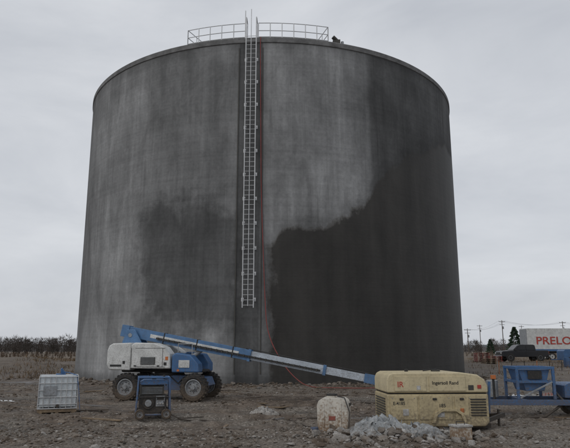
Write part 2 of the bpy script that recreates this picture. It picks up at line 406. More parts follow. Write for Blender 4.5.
for u in(-.80,.74): b.box(lp(u,.012,H/2),(.06,.03,H-1.4),M['dkgrille'],rz=TL)
b.obj('joint_strip',tank)
GZ=lambda x,y:(x,y,gh(x+TX,y+TY)+.04)
hose('red_hose',[tp(-1.6,R-.2,H+.15),tp(-1.6,R+.14,H+.1),tp(-1.6,R+.12,H-1),tp(-1.4,R+.07,17),tp(-1.2,R+.07,12),tp(-.6,R+.09,8),tp(-.1,R+.10,5),tp(.4,R+.25,3),(1.0,-R-.9,1.3),(1.9,-R-1.5,.35),GZ(2.6,-R-2.2),GZ(3.9,-R-2.0),GZ(5.2,-R-2.6),GZ(6.6,-R-2.3),GZ(8,-R-3.2)],.024,M['red'],(TX,TY,0))

# ---------------------------------------------------------------- boom lift
bx,by=-4.95,26.2; bz=gh(bx,by)
lift=empty('boom_lift',(bx,by,bz-.05),math.radians(-9))
b=B()
for x in(-1.45,1.45):
    for y in(-1.03,1.03): b.wheel((x,y,.56),.56,.42,M['grey'])
b.obj('wheels',lift,ang=30)
b=B()
b.prism([(-1.9,.62),(-1.75,.95),(-.9,1.02),(.9,1.02),(1.75,.95),(1.9,.62),(1.5,.42),(-1.5,.42)],-.52,.52,M['blue'])
for x in(-1.45,1.45):
    b.box((x,0,.56),(.28,1.7,.26),M['black'])
    b.cyl((x-.25,-.75,.62),(x-.25,.75,.62),.06,M['grey'])
    b.bar((x-.2,-.5,.8),(x-.2,-1.0,.6),.08,.1,M['blue'])
b.cyl((0,0,1.0),(0,0,1.14),.62,M['black'],32)
for i in range(5): b.box((-.3+i*.12,-.53,.72),(.05,.02,.22),M['black'])
b.obj('chassis',lift,bevel=.02)
b=B()
b.box((-.15,0,1.2),(3.6,1.1,.12),M['black'])
b.prism([(-2.30,1.24),(-2.42,1.45),(-2.42,2.05),(-2.34,2.24),(-2.18,2.33),(-1.35,2.36),(-1.35,1.22)],-1.0,1.0,M['white'])
b.prism([(-1.32,1.30),(-1.32,2.26),(-1.15,2.36),(-.3,2.34),(.15,2.18),(.38,1.9),(.42,1.30)],-1.12,-.42,M['white'])
b.prism([(-1.32,1.30),(-1.32,2.2),(-1.15,2.28),(-.1,2.28),(.35,2.0),(.42,1.30)],.42,1.12,M['white'])
b.prism([(.46,1.15),(.46,1.85),(.62,1.95),(1.25,1.85),(1.58,1.5),(1.62,1.15)],-1.08,-.42,M['blue'])
b.prism([(.46,1.15),(.46,1.9),(.62,1.98),(1.35,1.9),(1.62,1.5),(1.62,1.15)],.42,1.08,M['blue'])
b.obj('turntable_cowls',lift,bevel=.06)
b=B()
b.box((1.0,-1.09,1.5),(.46,.03,.30),M['white']); b.box((-.55,-1.13,1.62),(.62,.03,.30),M['dkgrille'])
for i in range(6): b.box((-.55,-1.15,1.50+i*.05),(.58,.02,.015),M['grey'])
b.box((-.46,-1.125,2.13),(1.3,.012,.012),M['black']); b.box((-.46,-1.125,1.38),(1.3,.012,.012),M['black'])
for x in(-1.28,.08): b.box((x,-1.125,1.75),(.012,.012,.76),M['black'])
for x in(-1.1,-.1): b.box((x,-1.13,1.42),(.1,.03,.04),M['black'])
b.box((.26,-1.126,1.72),(.12,.012,.14),M['orange']); b.box((.75,-1.09,1.24),(.1,.014,.08),M['orange']); b.box((.2,-1.126,1.5),(.12,.012,.12),M['blacktext'])
b.box((-2.0,-1.006,1.42),(.5,.012,.08),M['blacktext']); b.box((-1.65,-1.006,1.55),(.1,.012,.12),M['blacktext'])
b.cyl((-.2,.75,2.2),(-.2,.75,2.55),.05,M['black']); b.cyl((-1.7,.6,2.3),(-1.7,.6,2.46),.07,M['orange'],12)
b.tube([(1.3,-1.0,1.85),(1.3,-1.0,2.3),(.7,-1.0,2.3),(.7,-1.0,1.95)],.018,M['grey'])
b.tube([(.5,-.35,1.4),(.9,-.5,1.0),(.6,-.6,.7),(.2,-.5,1.0)],.022,M['black']); b.tube([(-.9,-.4,1.2),(-.6,-.6,.95),(-.2,-.5,1.1)],.022,M['black'])
b.obj('body_details',lift)
b=B()
for y in(-.33,.33):
    b.prism([(-2.0,1.25),(-2.05,2.4),(-1.85,2.92),(-1.5,2.92),(-.9,1.9),(-.6,1.25)],y-.04,y+.04,M['boomblue'])
b.cyl((-1.7,-.4,2.68),(-1.7,.4,2.68),.09,M['grey'])
b.cyl((.6,0,1.5),(1.5,0,2.12),.09,M['grey']); b.cyl((-.3,0,1.35),(.8,0,1.65),.12,M['black'])
b.obj('boom_pivot',lift,bevel=.015)
def bp(s):
    p0=Vector((-1.75,0,2.82)); p1=Vector((8.85,0,.84)); d=(p1-p0).normalized(); return p0+d*s
b=B()
b.bar(bp(-.35),bp(5.3),.36,.44,M['boomblue'])
b.bar(bp(5.3),bp(5.42),.42,.50,M['boomblue'])
b.bar(bp(.9),bp(4.9),.37,.16,M['white'])
b.bar(bp(-.45),bp(-.1),.42,.50,M['boomblue'])
b.bar(bp(5.42),bp(8.6),.29,.36,M['boomgrey']); b.bar(bp(8.5),bp(8.62),.34,.42,M['boomblue'])
b.bar(bp(8.62),bp(10.3),.23,.29,M['boomgrey']); b.bar(bp(10.2),bp(10.8),.3,.36,M['boomblue'])
a=Vector((0,-.24,-.05))
b.bar(bp(1.2)+a,bp(8.4)+a,.06,.08,M['black'])
for i in range(30): b.box(bp(1.3+i*.24)+a+Vector((0,-.035,0)),(.05,.03,.11),M['dkgrille'],ry=.184)
for k in(-.1,.1): b.tube([bp(5.2)+Vector((0,k,.26)),bp(8.5)+Vector((0,k,.21)),bp(10.4)+Vector((0,k,.21))],.02,M['black'])
for sx_ in(1.5,3.0,4.6): b.bar(bp(sx_),bp(sx_+.05),.39,.47,M['black'])
b.obj('telescopic_boom',lift,bevel=.015)
b=B()
e=bp(10.8); px=e.x+.1
b.bar((e.x-.1,0,e.z-.05),(px+.35,0,.5),.2,.2,M['blue'])
b.box((px+.8,0,.22),(.9,2.3,.05),M['grey'])
for x in(px+.36,px+1.24):
    for y in(-1.14,0,1.14): b.cyl((x,y,.24),(x,y,1.12),.022,M['grey'],8)
    for z in(.7,1.12): b.cyl((x,-1.14,z),(x,1.14,z),.022,M['grey'],8)
for y in(-1.14,1.14):
    for z in(.7,1.12): b.cyl((px+.36,y,z),(px+1.24,y,z),.022,M['grey'],8)
b.box((px+.45,0,1.0),(.25,.6,.25),M['black'])
b.obj('work_platform',lift)

# ---------------------------------------------------------------- IBC tote
ix,iy=-7.58,20.6
b=B()
b.box((0,0,.70),(1.12,.94,.98),M['plastic'])
b.cyl((0,0,1.18),(0,0,1.25),.12,M['blue'],16)
for z in(.30,.52,.74,.96,1.16):
    for y in(-.50,.50): b.cyl((-.6,y,z),(.6,y,z),.014,M['galv'],8)
    for x in(-.6,.6): b.cyl((x,-.5,z),(x,.5,z),.014,M['galv'],8)
for i in range(8):
    x=-.6+i*1.2/7
    for y in(-.5,.5): b.cyl((x,y,.17),(x,y,1.18),.013,M['galv'],8)
for i in range(1,6):
    y=-.5+i/6
    for x in(-.6,.6): b.cyl((x,y,.17),(x,y,1.18),.013,M['galv'],8)
for y in(-.25,.25): b.bar((-.6,y,1.2),(.6,y,1.2),.03,.03,M['galv'])
for y in(-.42,0,.42): b.box((0,y,.09),(1.2,.13,.1),M['wood'])
b.box((0,0,.16),(1.22,1.02,.03),M['galv'])
for x in(-.5,0,.5): b.box((x,0,.02),(.1,1.0,.045),M['wood'])
b.box((-.25,-.515,.72),(.42,.01,.3),M['grey']); b.cyl((.0,-.45,.25),(0,-.58,.25),.05,M['black'])
b.cyl((.12,.1,1.2),(.05,.02,1.42),.09,M['blue'],10,.03); b.tube([(.1,.1,1.3),(.3,-.2,1.28),(.55,-.45,1.2),(.62,-.56,.8),(.7,-.7,.1)],.016,M['blue'])
b.obj('intermediate_bulk_container',None,(ix,iy,gh(ix,iy)),math.radians(20),bevel=.012)

# ---------------------------------------------------------------- generator
gx,gy=-3.97,18.6
b=B()
w,d,h=1.0,.7,1.18
for x in(-w/2,w/2):
    for y in(-d/2,d/2): b.cyl((x,y,.05),(x*.9,y,h),.024,M['blue'],10)
for y in(-d/2,d/2):
    for z,k in((.12,1),(h,.9)): b.cyl((-w/2*k,y,z),(w/2*k,y,z),.024,M['blue'],10)
    b.cyl((-w/2,y,.62),(w/2,y,.62),.016,M['black'],8)
for x in(-w/2,w/2):
    for z,k in((.12,1),(h,.9)): b.cyl((x*k,-d/2,z),(x*k,d/2,z),.024,M['blue'],10)
b.box((-.02,0,.42),(.80,.56,.5),M['black']); b.box((-.05,0,.81),(.70,.5,.26),M['dkgrille'])
b.prism([(-.4,.98),(-.4,1.06),(-.3,1.12),(.3,1.12),(.4,1.06),(.4,.98)],-.3,.3,M['blue'])
b.cyl((-.15,-.26,.45),(-.15,-.33,.45),.17,M['black'],18); b.cyl((-.15,-.33,.45),(-.15,-.36,.45),.1,M['grey'],14)
b.box((.2,-.29,.5),(.26,.03,.3),M['grey']); b.box((.2,-.31,.58),(.2,.012,.08),M['black'])
for i in range(3): b.cyl((.12+i*.08,-.3,.43),(.12+i*.08,-.34,.43),.022,M['white'],8)
for i in range(5): b.box((-.05,-.262,.72+i*.04),(.6,.02,.012),M['grey'])
for x in(-.38,.38):
    b.wheel((x,-.4,.14),.15,.1,M['grey'],lugs=False); b.wheel((x,.4,.14),.15,.1,M['grey'],lugs=False)
b.cyl((.3,.1,1.08),(.3,.1,1.24),.035,M['black']); b.box((.0,.0,1.14),(.12,.1,.04),M['black'])
b.tube([(.3,-.3,.5),(.38,-.38,.2),(.7,-.4,.03),(1.0,-.5,.02),(1.5,-.3,.02)],.016,M['black'])
b.obj('portable_generator',None,(gx,gy,gh(gx,gy)),math.radians(14),bevel=.008)

# ---------------------------------------------------------------- air compressor
cx,cy=3.86,16.5; cz=gh(cx,cy)-.06
comp=empty('air_compressor',(cx,cy,cz),math.radians(3))
b=B(); Lh=1.31; dp=.78
b.prism([(-Lh,.30),(-Lh,1.0),(Lh,1.0),(Lh,.30),(1.2,.20),(-1.2,.20)],-dp,dp,M['tan'])
b.prism([(-Lh+.0,1.03),(-Lh+.0,1.36),(-Lh+.05,1.48),(-Lh+.16,1.53),(.60,1.54),(1.05,1.48),(Lh-.08,1.36),(Lh,1.2),(Lh,1.03)],-dp-.01,dp+.01,M['tan2'])
b.prism([(-Lh+.03,.98),(-Lh+.03,1.06),(Lh-.03,1.06),(Lh-.03,.98)],-dp+.03,dp-.03,M['black'])
b.obj('canopy',comp,bevel=.05)
b=B()
for x0,x1 in((-1.24,-.55),(-.5,.35),(.42,.78)):
    b.box(((x0+x1)/2,-dp-.010,.66),(x1-x0,.02,.56),M['tan'])
for x0,x1 in((-1.12,-.3),(-.22,.72)):
    b.box(((x0+x1)/2,-dp-.020,1.26),(x1-x0,.02,.36),M['tan2'])
for i in range(7): b.box((1.03,-dp-.012,.48+i*.065),(.40,.03,.028),M['dkgrille'],rx=.3)
for i in range(8): b.box((-Lh-.012,0,.42+i*.065),(.03,1.1,.028),M['dkgrille'])
for x in(-.95,-.1,.6): b.box((x,-dp-.033,.88),(.1,.03,.05),M['black'])
for x in(-1.18,-.62,-.42,.27,.81,1.25):
    for z in(.42,.90): b.cyl((x,-dp-.028,z),(x,-dp-.015,z),.013,M['grey'],6)
b.box((-.85,-dp-.024,.56),(.15,.012,.16),M['white']); b.box((.05,-dp-.024,.5),(.18,.012,.12),M['white']); b.box((.6,-dp-.024,.6),(.1,.012,.1),M['orange'])
b.box((-.50,-dp-.034,1.16),(.1,.008,.1),M['white']); b.box((.86,-dp-.018,1.16),(.14,.012,.12),M['dkgrille']); b.box((1.08,-dp-.018,1.18),(.1,.012,.09),M['redtext'])
b.cyl((-.6,0,1.48),(-.6,0,1.60),.05,M['black']); b.cyl((.2,0,1.53),(.2,0,1.58),.12,M['dkgrille'],16)
b.bar((-.15,-.04,1.56),(.25,.04,1.60),.05,.03,M['black'])
b.obj('panels',comp,bevel=.006)
b=B()
b.bar((-1.25,-.55,.2),(1.4,-.55,.2),.1,.12,M['black']); b.bar((-1.25,.55,.2),(1.4,.55,.2),.1,.12,M['black'])
b.wheel((.25,-.66,.28),.30,.2,M['grey'],lugs=False); b.wheel((.25,.66,.28),.30,.2,M['grey'],lugs=False)
b.prism([(-.2,.3),(-.12,.54),(.05,.64),(.45,.64),(.62,.54),(.7,.3),(.62,.3),(.55,.50),(.42,.58),(.08,.58),(-.05,.50),(-.12,.3)],-.86,-.76,M['tan'])
b.bar((1.3,-.5,.3),(2.0,0,.42),.08,.1,M['black']); b.bar((1.3,.5,.3),(2.0,0,.42),.08,.1,M['black']); b.cyl((1.85,0,0),(1.85,0,.55),.035,M['black'])
b.cyl((-1.2,-.5,0),(-1.2,-.5,.3),.05,M['black']); b.bar((1.36,-.6,.5),(1.42,-.6,1.3),.06,.06,M['blue'])
b.obj('running_gear',comp,bevel=.008)
rt=(math.radians(90),0,0)
text('IR',.19,(-1.05,-dp-.032,1.18),rt,M['redtext'],comp,'decal_mark')
text('Ingersoll Rand',.12,(-.15,-dp-.032,1.24),rt,M['blacktext'],comp,'decal_text')
text('E-4185',.11,(-1.17,-dp-.022,.74),rt,M['blacktext'],comp,'decal_number')
text('185',.12,(-.0,-dp-.022,.68),rt,M['blacktext'],comp,'decal_model')

# ---------------------------------------------------------------- worn white plastic tank
wx,wy=1.22,15.4
b=B()
b.prism([(-.34,.06),(-.37,.25),(-.38,.66),(-.34,.76),(-.25,.82),(.25,.82),(.34,.76),(.38,.66),(.37,.25),(.34,.06)],-.33,.33,M['dirtywhite'])
b.cyl((-.05,0,.80),(-.05,0,.87),.13,M['dirtywhite'],18); b.cyl((-.05,0,.87),(-.05,0,.91),.14,M['black'],18)
for x in(-.22,.20): b.box((x,-.335,.42),(.04,.02,.56),M['dirtywhite'])
b.box((-.01,-.338,.36),(.16,.012,.1),M['redp']); b.box((0,0,.03),(.82,.72,.06),M['wood'])
b.box((.39,.1,.66),(.04,.26,.06),M['black']); b.tube([(.1,-.1,.86),(.3,-.3,.84),(.43,-.4,.5),(.4,-.5,.05),(.0,-.6,.03)],.014,M['black'])
b.cyl((-.44,-.3,.0),(-.44,-.3,.14),.10,M['blue'],14)
b.obj('plastic_water_tank',None,(wx,wy,gh(wx,wy)-.02),math.radians(-12),bevel=.04)

# ---------------------------------------------------------------- rocks
phi=(1+5**.5)/2
ico=np.array([(-1,phi,0),(1,phi,0),(-1,-phi,0),(1,-phi,0),(0,-1,phi),(0,1,phi),(0,-1,-phi),(0,1,-phi),(phi,0,-1),(phi,0,1),(-phi,0,-1),(-phi,0,1)],float); ico/=np.linalg.norm(ico[0])
icf=np.array([(0,11,5),(0,5,1),(0,1,7),(0,7,10),(0,10,11),(1,5,9),(5,11,4),(11,10,2),(10,7,6),(7,1,8),(3,9,4),(3,4,2),(3,2,6),(3,6,8),(3,8,9),(4,9,5),(2,4,11),(6,2,10),(8,6,7),(9,8,1)])
def rocks(name,P,S,mats,squash=.6,mprob=None,jit=.36):
    n=len(P); out=np.zeros((n,12,3))
    j=1+rng.uniform(-jit,jit,(n,12,1)); sc=rng.uniform(.55,1.5,(n,1,3)); sc[:,:,2]*=squash
    v=ico[None]*j*sc*np.asarray(S)[:,None,None]
    a=rng.uniform(0,6.28,n); ca,sa=np.cos(a)[:,None],np.sin(a)[:,None]
    tl=rng.uniform(-.6,.6,n)[:,None]
    vz=v[:,:,2]*np.cos(tl)+v[:,:,0]*np.sin(tl); vx=v[:,:,0]*np.cos(tl)-v[:,:,2]*np.sin(tl)
    out[:,:,0]=vx*ca-v[:,:,1]*sa; out[:,:,1]=vx*sa+v[:,:,1]*ca; out[:,:,2]=vz
    out+=np.asarray(P)[:,None,:]
    F=(icf[None]+12*np.arange(n)[:,None,None]).reshape(-1,3)
    mi=np.repeat(rng.choice(len(mats),n,p=mprob),20)
    return npmesh(name,out.reshape(-1,3),F,mats,mi)
P_,S_=[],[]
while len(P_)<17000:
    y=12+ (rng.random()**1.6)*34; x=rng.uniform(-.55,.55)*y
    if math.hypot(x-TX,y-TY)<R+.2: continue
    dn=noise.noise(Vector((x*.25,y*.35,3)))+.5*noise.noise(Vector((x,y,8)))
    if rng.random()>.35+dn*1.3: continue
    s=.010+.045*rng.random()**3.5 + (.08*rng.random() if rng.random()<.012 else 0)
    s*=max(1,y/22)
    P_.append((x,y,gh(x,y)+s*.1)); S_.append(s)
rocks('gravel_stones',P_,S_,[M['clod'],M['rock'],M['conc'],M['conc2']],mprob=[.45,.38,.12,.05])
P_,S_=[],[]
for i in range(900):
    x=rng.normal(2.5,.95); y=rng.normal(14.4,.5); s=.02+.10*rng.random()**2.4
    P_.append((x,y,gh(x,y)+s*.25+(.12*math.exp(-((x-2.5)/.7)**2-((y-14.5)/.35)**2))*rng.random())); S_.append(s)
for i in range(160):
    x=rng.normal(4.6,.9); y=rng.normal(15.1,.25); s=.02+.06*rng.random()**2
    P_.append((x,y,gh(x,y)+s*.25)); S_.append(s)
for i in range(900):
    x=rng.normal(-1.0,2.6); y=rng.normal(14.5,.7); s=.012+.04*rng.random()**2.5
    P_.append((x,y,gh(x,y)+s*.25)); S_.append(s)
rocks('concrete_rubble',P_,S_,[M['conc'],M['conc2'],M['rock'],M['clod']],mprob=[.38,.22,.25,.15])
P_,S_=[],[]
for i in range(1500):
    t=math.radians(rng.uniform(-75,75)); r=R+abs(rng.normal(0,.9))+.1; x=TX+r*math.sin(t); y=TY-r*math.cos(t); s=.03+.13*rng.random()**3
    P_.append((x,y,gh(x,y)+s*.2)); S_.append(s)
rocks('tank_foot_debris',P_,S_,[M['clod'],M['rock'],M['conc'],M['dkgrille']],mprob=[.4,.35,.12,.13])

def crumple(name,c,sx,sy,hh,mat,seed,n=64):
    V=[]
    for j in range(n):
        for i in range(n):
            u=i/(n-1)*2-1; v=j/(n-1)*2-1
            x=c[0]+u*sx; y=c[1]+v*sy; p=Vector((u*2.2+seed,v*2.2,seed))
            q=max(0,1-(abs(u)**2.4+abs(v)**2.4)*(1+.5*noise.noise(p)))
            rid=1-abs(noise.noise(p*1.3))*2; rid2=1-abs(noise.noise(p*3.1))*2
            z=gh(x,y)-.06+hh*(q**.6)*(.35+.5*rid+.28*rid2)
            x+=.2*sx*noise.noise(p*2.1); y+=.2*sy*noise.noise(p*2.3+Vector((4,4,4)))
            V.append((x,y,z))
    idx=np.arange(n*n).reshape(n,n)
    F=np.stack([idx[:-1,:-1],idx[:-1,1:],idx[1:,1:],idx[1:,:-1]],-1).reshape(-1,4)
    return npmesh(name,V,F,[mat],smooth=True)
M['sheet']=paint('plastic_sheeting',(.33,.35,.36),.3,var=.5,dirt=.6,scale=4,bump=.2,lowz=.5)
crumple('plastic_sheeting',(2.2,14.35),.72,.45,.40,M['sheet'],3.3)
crumple('plastic_sheeting',(3.1,14.3),.6,.4,.28,M['sheet'],9.3)
crumple('concrete_lump',(-.65,19.7),.45,.3,.36,M['conc2'],5.7,40)
crumple('concrete_lump',(-8.9,24.2),.4,.3,.2,M['conc'],1.7,30)
b=B()
for i in range(80):
    y=rng.uniform(16.5,36); x=rng.uniform(-.45,.48)*y
    if math.hypot(x-TX,y-TY)<R+1: continue
    l=rng.uniform(.3,1.8); a=rng.uniform(0,3.14)
    b.box((x,y,gh(x,y)+.02),(l,rng.uniform(.04,.14),.035),M['wood'] if rng.random()<.5 else (M['clod'] if rng.random()<.6 else M['grey']),rz=a,ry=rng.uniform(-.06,.06))
b.obj('loose_boards',None,bevel=.004)
def bucket(x,y,mat,s=1,a=0):
    b=B(); b.cyl((0,0,0),(0,0,.34*s),.12*s,mat,18,.15*s); b.cyl((0,0,.32*s),(0,0,.35*s),.16*s,mat,18,.16*s)
    b.tube([(-.15*s,0,.33*s),(-.1*s,-.12*s,.22*s),(.1*s,-.12*s,.22*s),(.15*s,0,.33*s)],.006,M['black'],5)
    b.obj('plastic_bucket',None,(x,y,gh(x,y)-.01),a)
bucket(5.9,21.5,M['white'])
for k,(x0,y0,sd_,mt,rr) in enumerate(((-3.2,18.5,1,'black',.018),(1.4,15.6,2,'black',.016),(3.0,24.5,3,'black',.022))):
    r_=random.Random(sd_); pts=[];x,y,a=x0,y0,r_.uniform(-.6,.9)
    for i in range(16):
        pts.append((x,y,gh(x,y)+.02)); a+=r_.uniform(-.7,.7); x+=.38*math.cos(a)*(1 if k!=1 else -.6); y+=.38*math.sin(a)*.6
    hose('ground_cable',pts,rr,M[mt])
b=B(); b.box((0,0,.16),(.4,.3,.3),M['dirtywhite']); b.box((0,0,.33),(.44,.34,.04),M['white']); b.tube([(-.1,0,.35),(-.1,0,.42),(.1,0,.42),(.1,0,.35)],.01,M['black'])
b.obj('cooler_box',None,(4.0,14.2,gh(4.0,14.2)-.03),.2,bevel=.015)

# ---------------------------------------------------------------- blue pump trailer
qx,qy=8.5,19.6
b=B()
for y in(-.8,.8): b.bar((-2.2,y,.50),(4.0,y,.50),.1,.16,M['blue'])
for x in(-2.1,-1,.4,1.8,3.2,3.9): b.bar((x,-.8,.50),(x,.8,.50),.1,.12,M['blue'])
b.bar((-2.2,-.5,.5),(-3.2,0,.45),.1,.12,M['blue']); b.bar((-2.2,.5,.5),(-3.2,0,.45),.1,.12,M['blue'])
for x in(.9,1.7):
    for y in(-.95,.95): b.wheel((x,y,.31),.33,.22,M['grey'],lugs=False)
b.box((1.3,-.95,.68),(1.8,.28,.04),M['blue']); b.box((1.3,.95,.68),(1.8,.28,.04),M['blue'])
for x in(-1.25,-.15):
    for y in(-.6,.6): b.bar((x,y,.58),(x,y,1.55),.08,.08,M['blue'])
for z in(1.52,1.1):
    for y in(-.6,.6): b.bar((-1.3,y,z),(-.1,y,z),.06,.08,M['blue'])
    for x in(-1.25,-.15): b.bar((x,-.6,z),(x,.6,z),.06,.08,M['blue'])
b.prism([(-1.18,1.47),(-.98,.82),(-.42,.82),(-.22,1.47)],-.52,.52,M['blue'])
b.box((-.70,-.575,1.31),(.42,.03,.26),M['black']); b.bar((-1.2,-.62,.62),(-.2,-.62,1.1),.04,.05,M['grey'])
b.prism([(.2,.62),(.2,.98),(.35,1.06),(1.5,1.06),(1.6,.98),(1.6,.62)],-.5,.5,M['blue']); b.box((.9,-.515,.83),(.9,.03,.26),M['dkgrille'])
b.cyl((2.3,-.5,.86),(2.3,.5,.86),.26,M['grey'],18); b.cyl((2.3,-.52,.86),(2.3,.52,.86),.09,M['black'],12)
b.tube([(2.0,-.6,.75),(2.7,-.7,.68),(3.6,-.75,.72)],.05,M['black']); b.cyl((-1.9,-.3,.55),(-1.9,-.3,1.2),.04,M['black']); b.box((-1.9,-.3,1.23),(.14,.12,.12),M['orange'])
b.cyl((-1.75,.4,.58),(-1.75,.4,1.1),.18,M['grey'],16); b.cyl((-3.0,0,0),(-3.0,0,.7),.04,M['grey'])
b.tube([(-.1,-.5,.8),(.1,-.7,.5),(-.6,-.9,.1),(-1.6,-1.0,.05)],.04,M['black'])
for x in(2.9,3.9): b.cyl((x,-.8,.6),(x,-.8,1.45),.022,M['black'])
b.cyl((2.9,-.8,1.45),(3.9,-.8,1.45),.022,M['black']); b.cyl((2.9,-.8,1.05),(3.9,-.8,1.05),.022,M['black'])
b.obj('pump_trailer',None,(qx,qy,gh(qx,qy)-.05),math.radians(-3),bevel=.012)

# ---------------------------------------------------------------- background vehicles
def pickup(name,loc,rz,mat):
    e=empty(name,loc,rz); b=B(); hw=.98
    b.prism([(-2.9,.55),(-2.9,1.02),(-2.75,1.16),(-1.3,1.24),(2.9,1.24),(2.95,.6),(2.4,.46),(-2.5,.46)],-hw,hw,mat)
    b.obj('body',e,bevel=.06)
    b=B(); b.prism([(-1.45,1.22),(-.75,1.86),(-.5,1.93),(1.1,1.93),(1.3,1.85),(1.42,1.22)],-hw+.10,hw-.10,mat)
    b.obj('cab',e,bevel=.05)
    b=B()
    for s in(-1,1):
        y=s*(hw-.09)
        b.prism([(-1.12,1.28),(-.62,1.80),(.1,1.82),(.1,1.28)],y-.012,y+.012,M['glass']); b.prism([(.2,1.28),(.2,1.82),(1.05,1.82),(1.22,1.28)],y-.012,y+.012,M['glass'])
        b.box((-1.15,s*1.05,1.3),(.14,.2,.18),M['black'])
        for x in(-.0,.0): b.box((.15,s*(hw+.002),.9),(.012,.01,.6),M['black'])
        for x in(-1.85,1.85): b.lathe((x,s*(hw-.01),.42),[(-.02,.44),(-.02,.52),(.02,.52),(.02,.44)],M['black'],24)
    b.bar((-1.39,0,1.30),(-.80,0,1.84),1.55,.03,M['glass'])
    b.box((-2.92,0,.88),(.04,1.2,.26),M['dkgrille'])
    for s in(-1,1): b.box((-2.91,s*.78,.93),(.06,.26,.18),M['white']); b.box((2.95,s*.87,.98),(.05,.15,.32),M['redp'])
    b.box((-2.97,0,.58),(.14,1.85,.2),M['grey']); b.box((3.0,0,.6),(.14,1.85,.18),M['grey'])
    b.box((2.15,0,1.25),(1.4,1.65,.02),M['black'])
    b.obj('glass_and_trim',e)
    b=B()
    for x in(-1.85,1.85):
        for y in(-.87,.87): b.wheel((x,y,.42),.42,.28,M['grey'],lugs=False)
    b.obj('wheels',e); return e
pickup('pickup_truck',(28.8,74.,gh(28.8,74)),math.radians(4),M['truck'])
pickup('pickup_truck',(24.0,98.,gh(24.,98)),math.radians(170),M['truck'])
tx_,ty_=39.9,84.; tz=gh(tx_,ty_)
tr=empty('semi_trailer',(tx_,ty_,tz),math.radians(-2))
b=B(); b.box((0,0,2.75),(13.4,2.5,3.1),M['white']); b.obj('cargo_box',tr,bevel=.06)
b=B(); b.box((0,-1.262,1.36),(13.3,.02,.26),M['blue'])
for x in(-6.72,6.72): b.box((x,0,2.7),(.08,2.56,3.0),M['grey'])
b.box((0,0,1.08),(12.8,1.1,.22),M['black'])
for x in(-4.6,-3.4,3.6,4.8):
    for y in(-1.05,1.05): b.wheel((x,y,.5),.5,.3,M['white'],lugs=False)
for y in(-.7,.7): b.bar((-1.5,y,.05),(-1.5,y,1.0),.12,.12,M['grey'])
for i in range(24): b.box((-6.4+i*.556,-1.255,4.18),(.04,.015,.1),M['grey'])
b.obj('chassis',tr)
text('PRELOAD',1.45,(-5.5,-1.27,2.15),rt,M['redtext'],tr,'lettering',.01,1.15)
def stack(name,loc,mat,n,w,seed):
    b=B(); r=random.Random(seed)
    for i in range(n):
        z=.1+i*.17; b.box((r.uniform(-.05,.05),0,z+.05),(w,1.1,.03),mat,rz=r.uniform(-.05,.05))
        for x in(-w*.42,0,w*.42): b.box((x,0,z-.03),(.1,1.05,.1),mat)
    b.obj(name,None,(loc[0],loc[1],gh(*loc)))
stack('pallet_stack',(22.6,70.),M['redp'],6,1.6,1); stack('pallet_stack',(24.4,71.),M['redp'],4,1.6,2); stack('pallet_stack',(21.4,64.),M['wood'],3,1.3,3)
stack('pallet_stack',(-31.0,63.),M['wood'],4,1.3,4)
b=B()
for x,y,mm in((0,0,'blue'),(.7,.1,'blue'),(1.5,0,'white'),(2.3,.3,'redp'),(3.0,0,'blue')):
    b.cyl((x,y,0),(x,y,.88),.29,M[mm],16)
    for z in(.3,.6): b.cyl((x,y,z),(x,y,z+.03),.305,M[mm],16)
b.obj('storage_drums',None,(26.8,58.,gh(26.8,58)))
b=B()
b.prism([(-1.6,.35),(-1.6,1.3),(-1.4,1.45),(1.4,1.45),(1.6,1.3),(1.6,.35)],-.7,.7,M['blue'])
b.box((0,-.71,.85),(1.2,.03,.5),M['dkgrille'])
for x in(-.9,.9): b.wheel((x,-.75,.35),.35,.2,M['grey'],lugs=False)
b.bar((-1.6,0,.4),(-2.7,0,.4),.1,.1,M['blue'])
b.obj('towable_light_plant',None,(31.4,66.,gh(31.4,66)),.1,bevel=.03)
b=B()
for i in range(10): b.cyl((i*1.2,0,0),(i*1.2+.04,0,1.1),.03,M['orange' if i%3==0 else 'black'],6)
for k in range(3): b.tube([(i*1.2,0,.3+k*.35-.04*(i%2)) for i in range(10)],.012,M['black'],5)
b.obj('site_fence',None,(17.5,50.,gh(17.5,50)),.25)

# ---------------------------------------------------------------- utility poles
def upole(x,y,h):
    b=B(); b.cyl((0,0,-.3),(0,0,h),.17,M['woodp'],8,.11)
    b.bar((-1.3,0,h-.5),(1.3,0,h-.5),.12,.14,M['woodp']); b.bar((-1.0,0,h-1.5),(1.0,0,h-1.5),.1,.12,M['woodp'])
    for xx in(-1.2,-.5,.5,1.2): b.cyl((xx,0,h-.42),(xx,0,h-.2),.06,M['grey'],6)
    b.cyl((.35,0,h-3),(.35,0,h-2.1),.25,M['grey'],10)
    b.obj('utility_pole',None,(x,y,gh(x,y)),.3)
PL=[(62,205,8.5),(75,208,11.5),(95,206,11),(114,205,11),(135,200,11)]
for q in PL: upole(*q)
for q in ((84,260,12),(104,265,12),(70,300,11)): upole(*q)
b=B()
for k in(-1.2,.5,1.2):
    for (x0,y0,h0),(x1,y1,h1) in zip(PL[:-1],PL[1:]):
        pts=[(x0+(x1-x0)*i/8+k,y0+(y1-y0)*i/8,.75+(h0-.3)*(1-i/8)+(h1-.3)*i/8-1.2*(1-(i/4-1)**2)) for i in range(9)]
        b.tube(pts,.015,M['black'],4)
b.obj('power_lines')

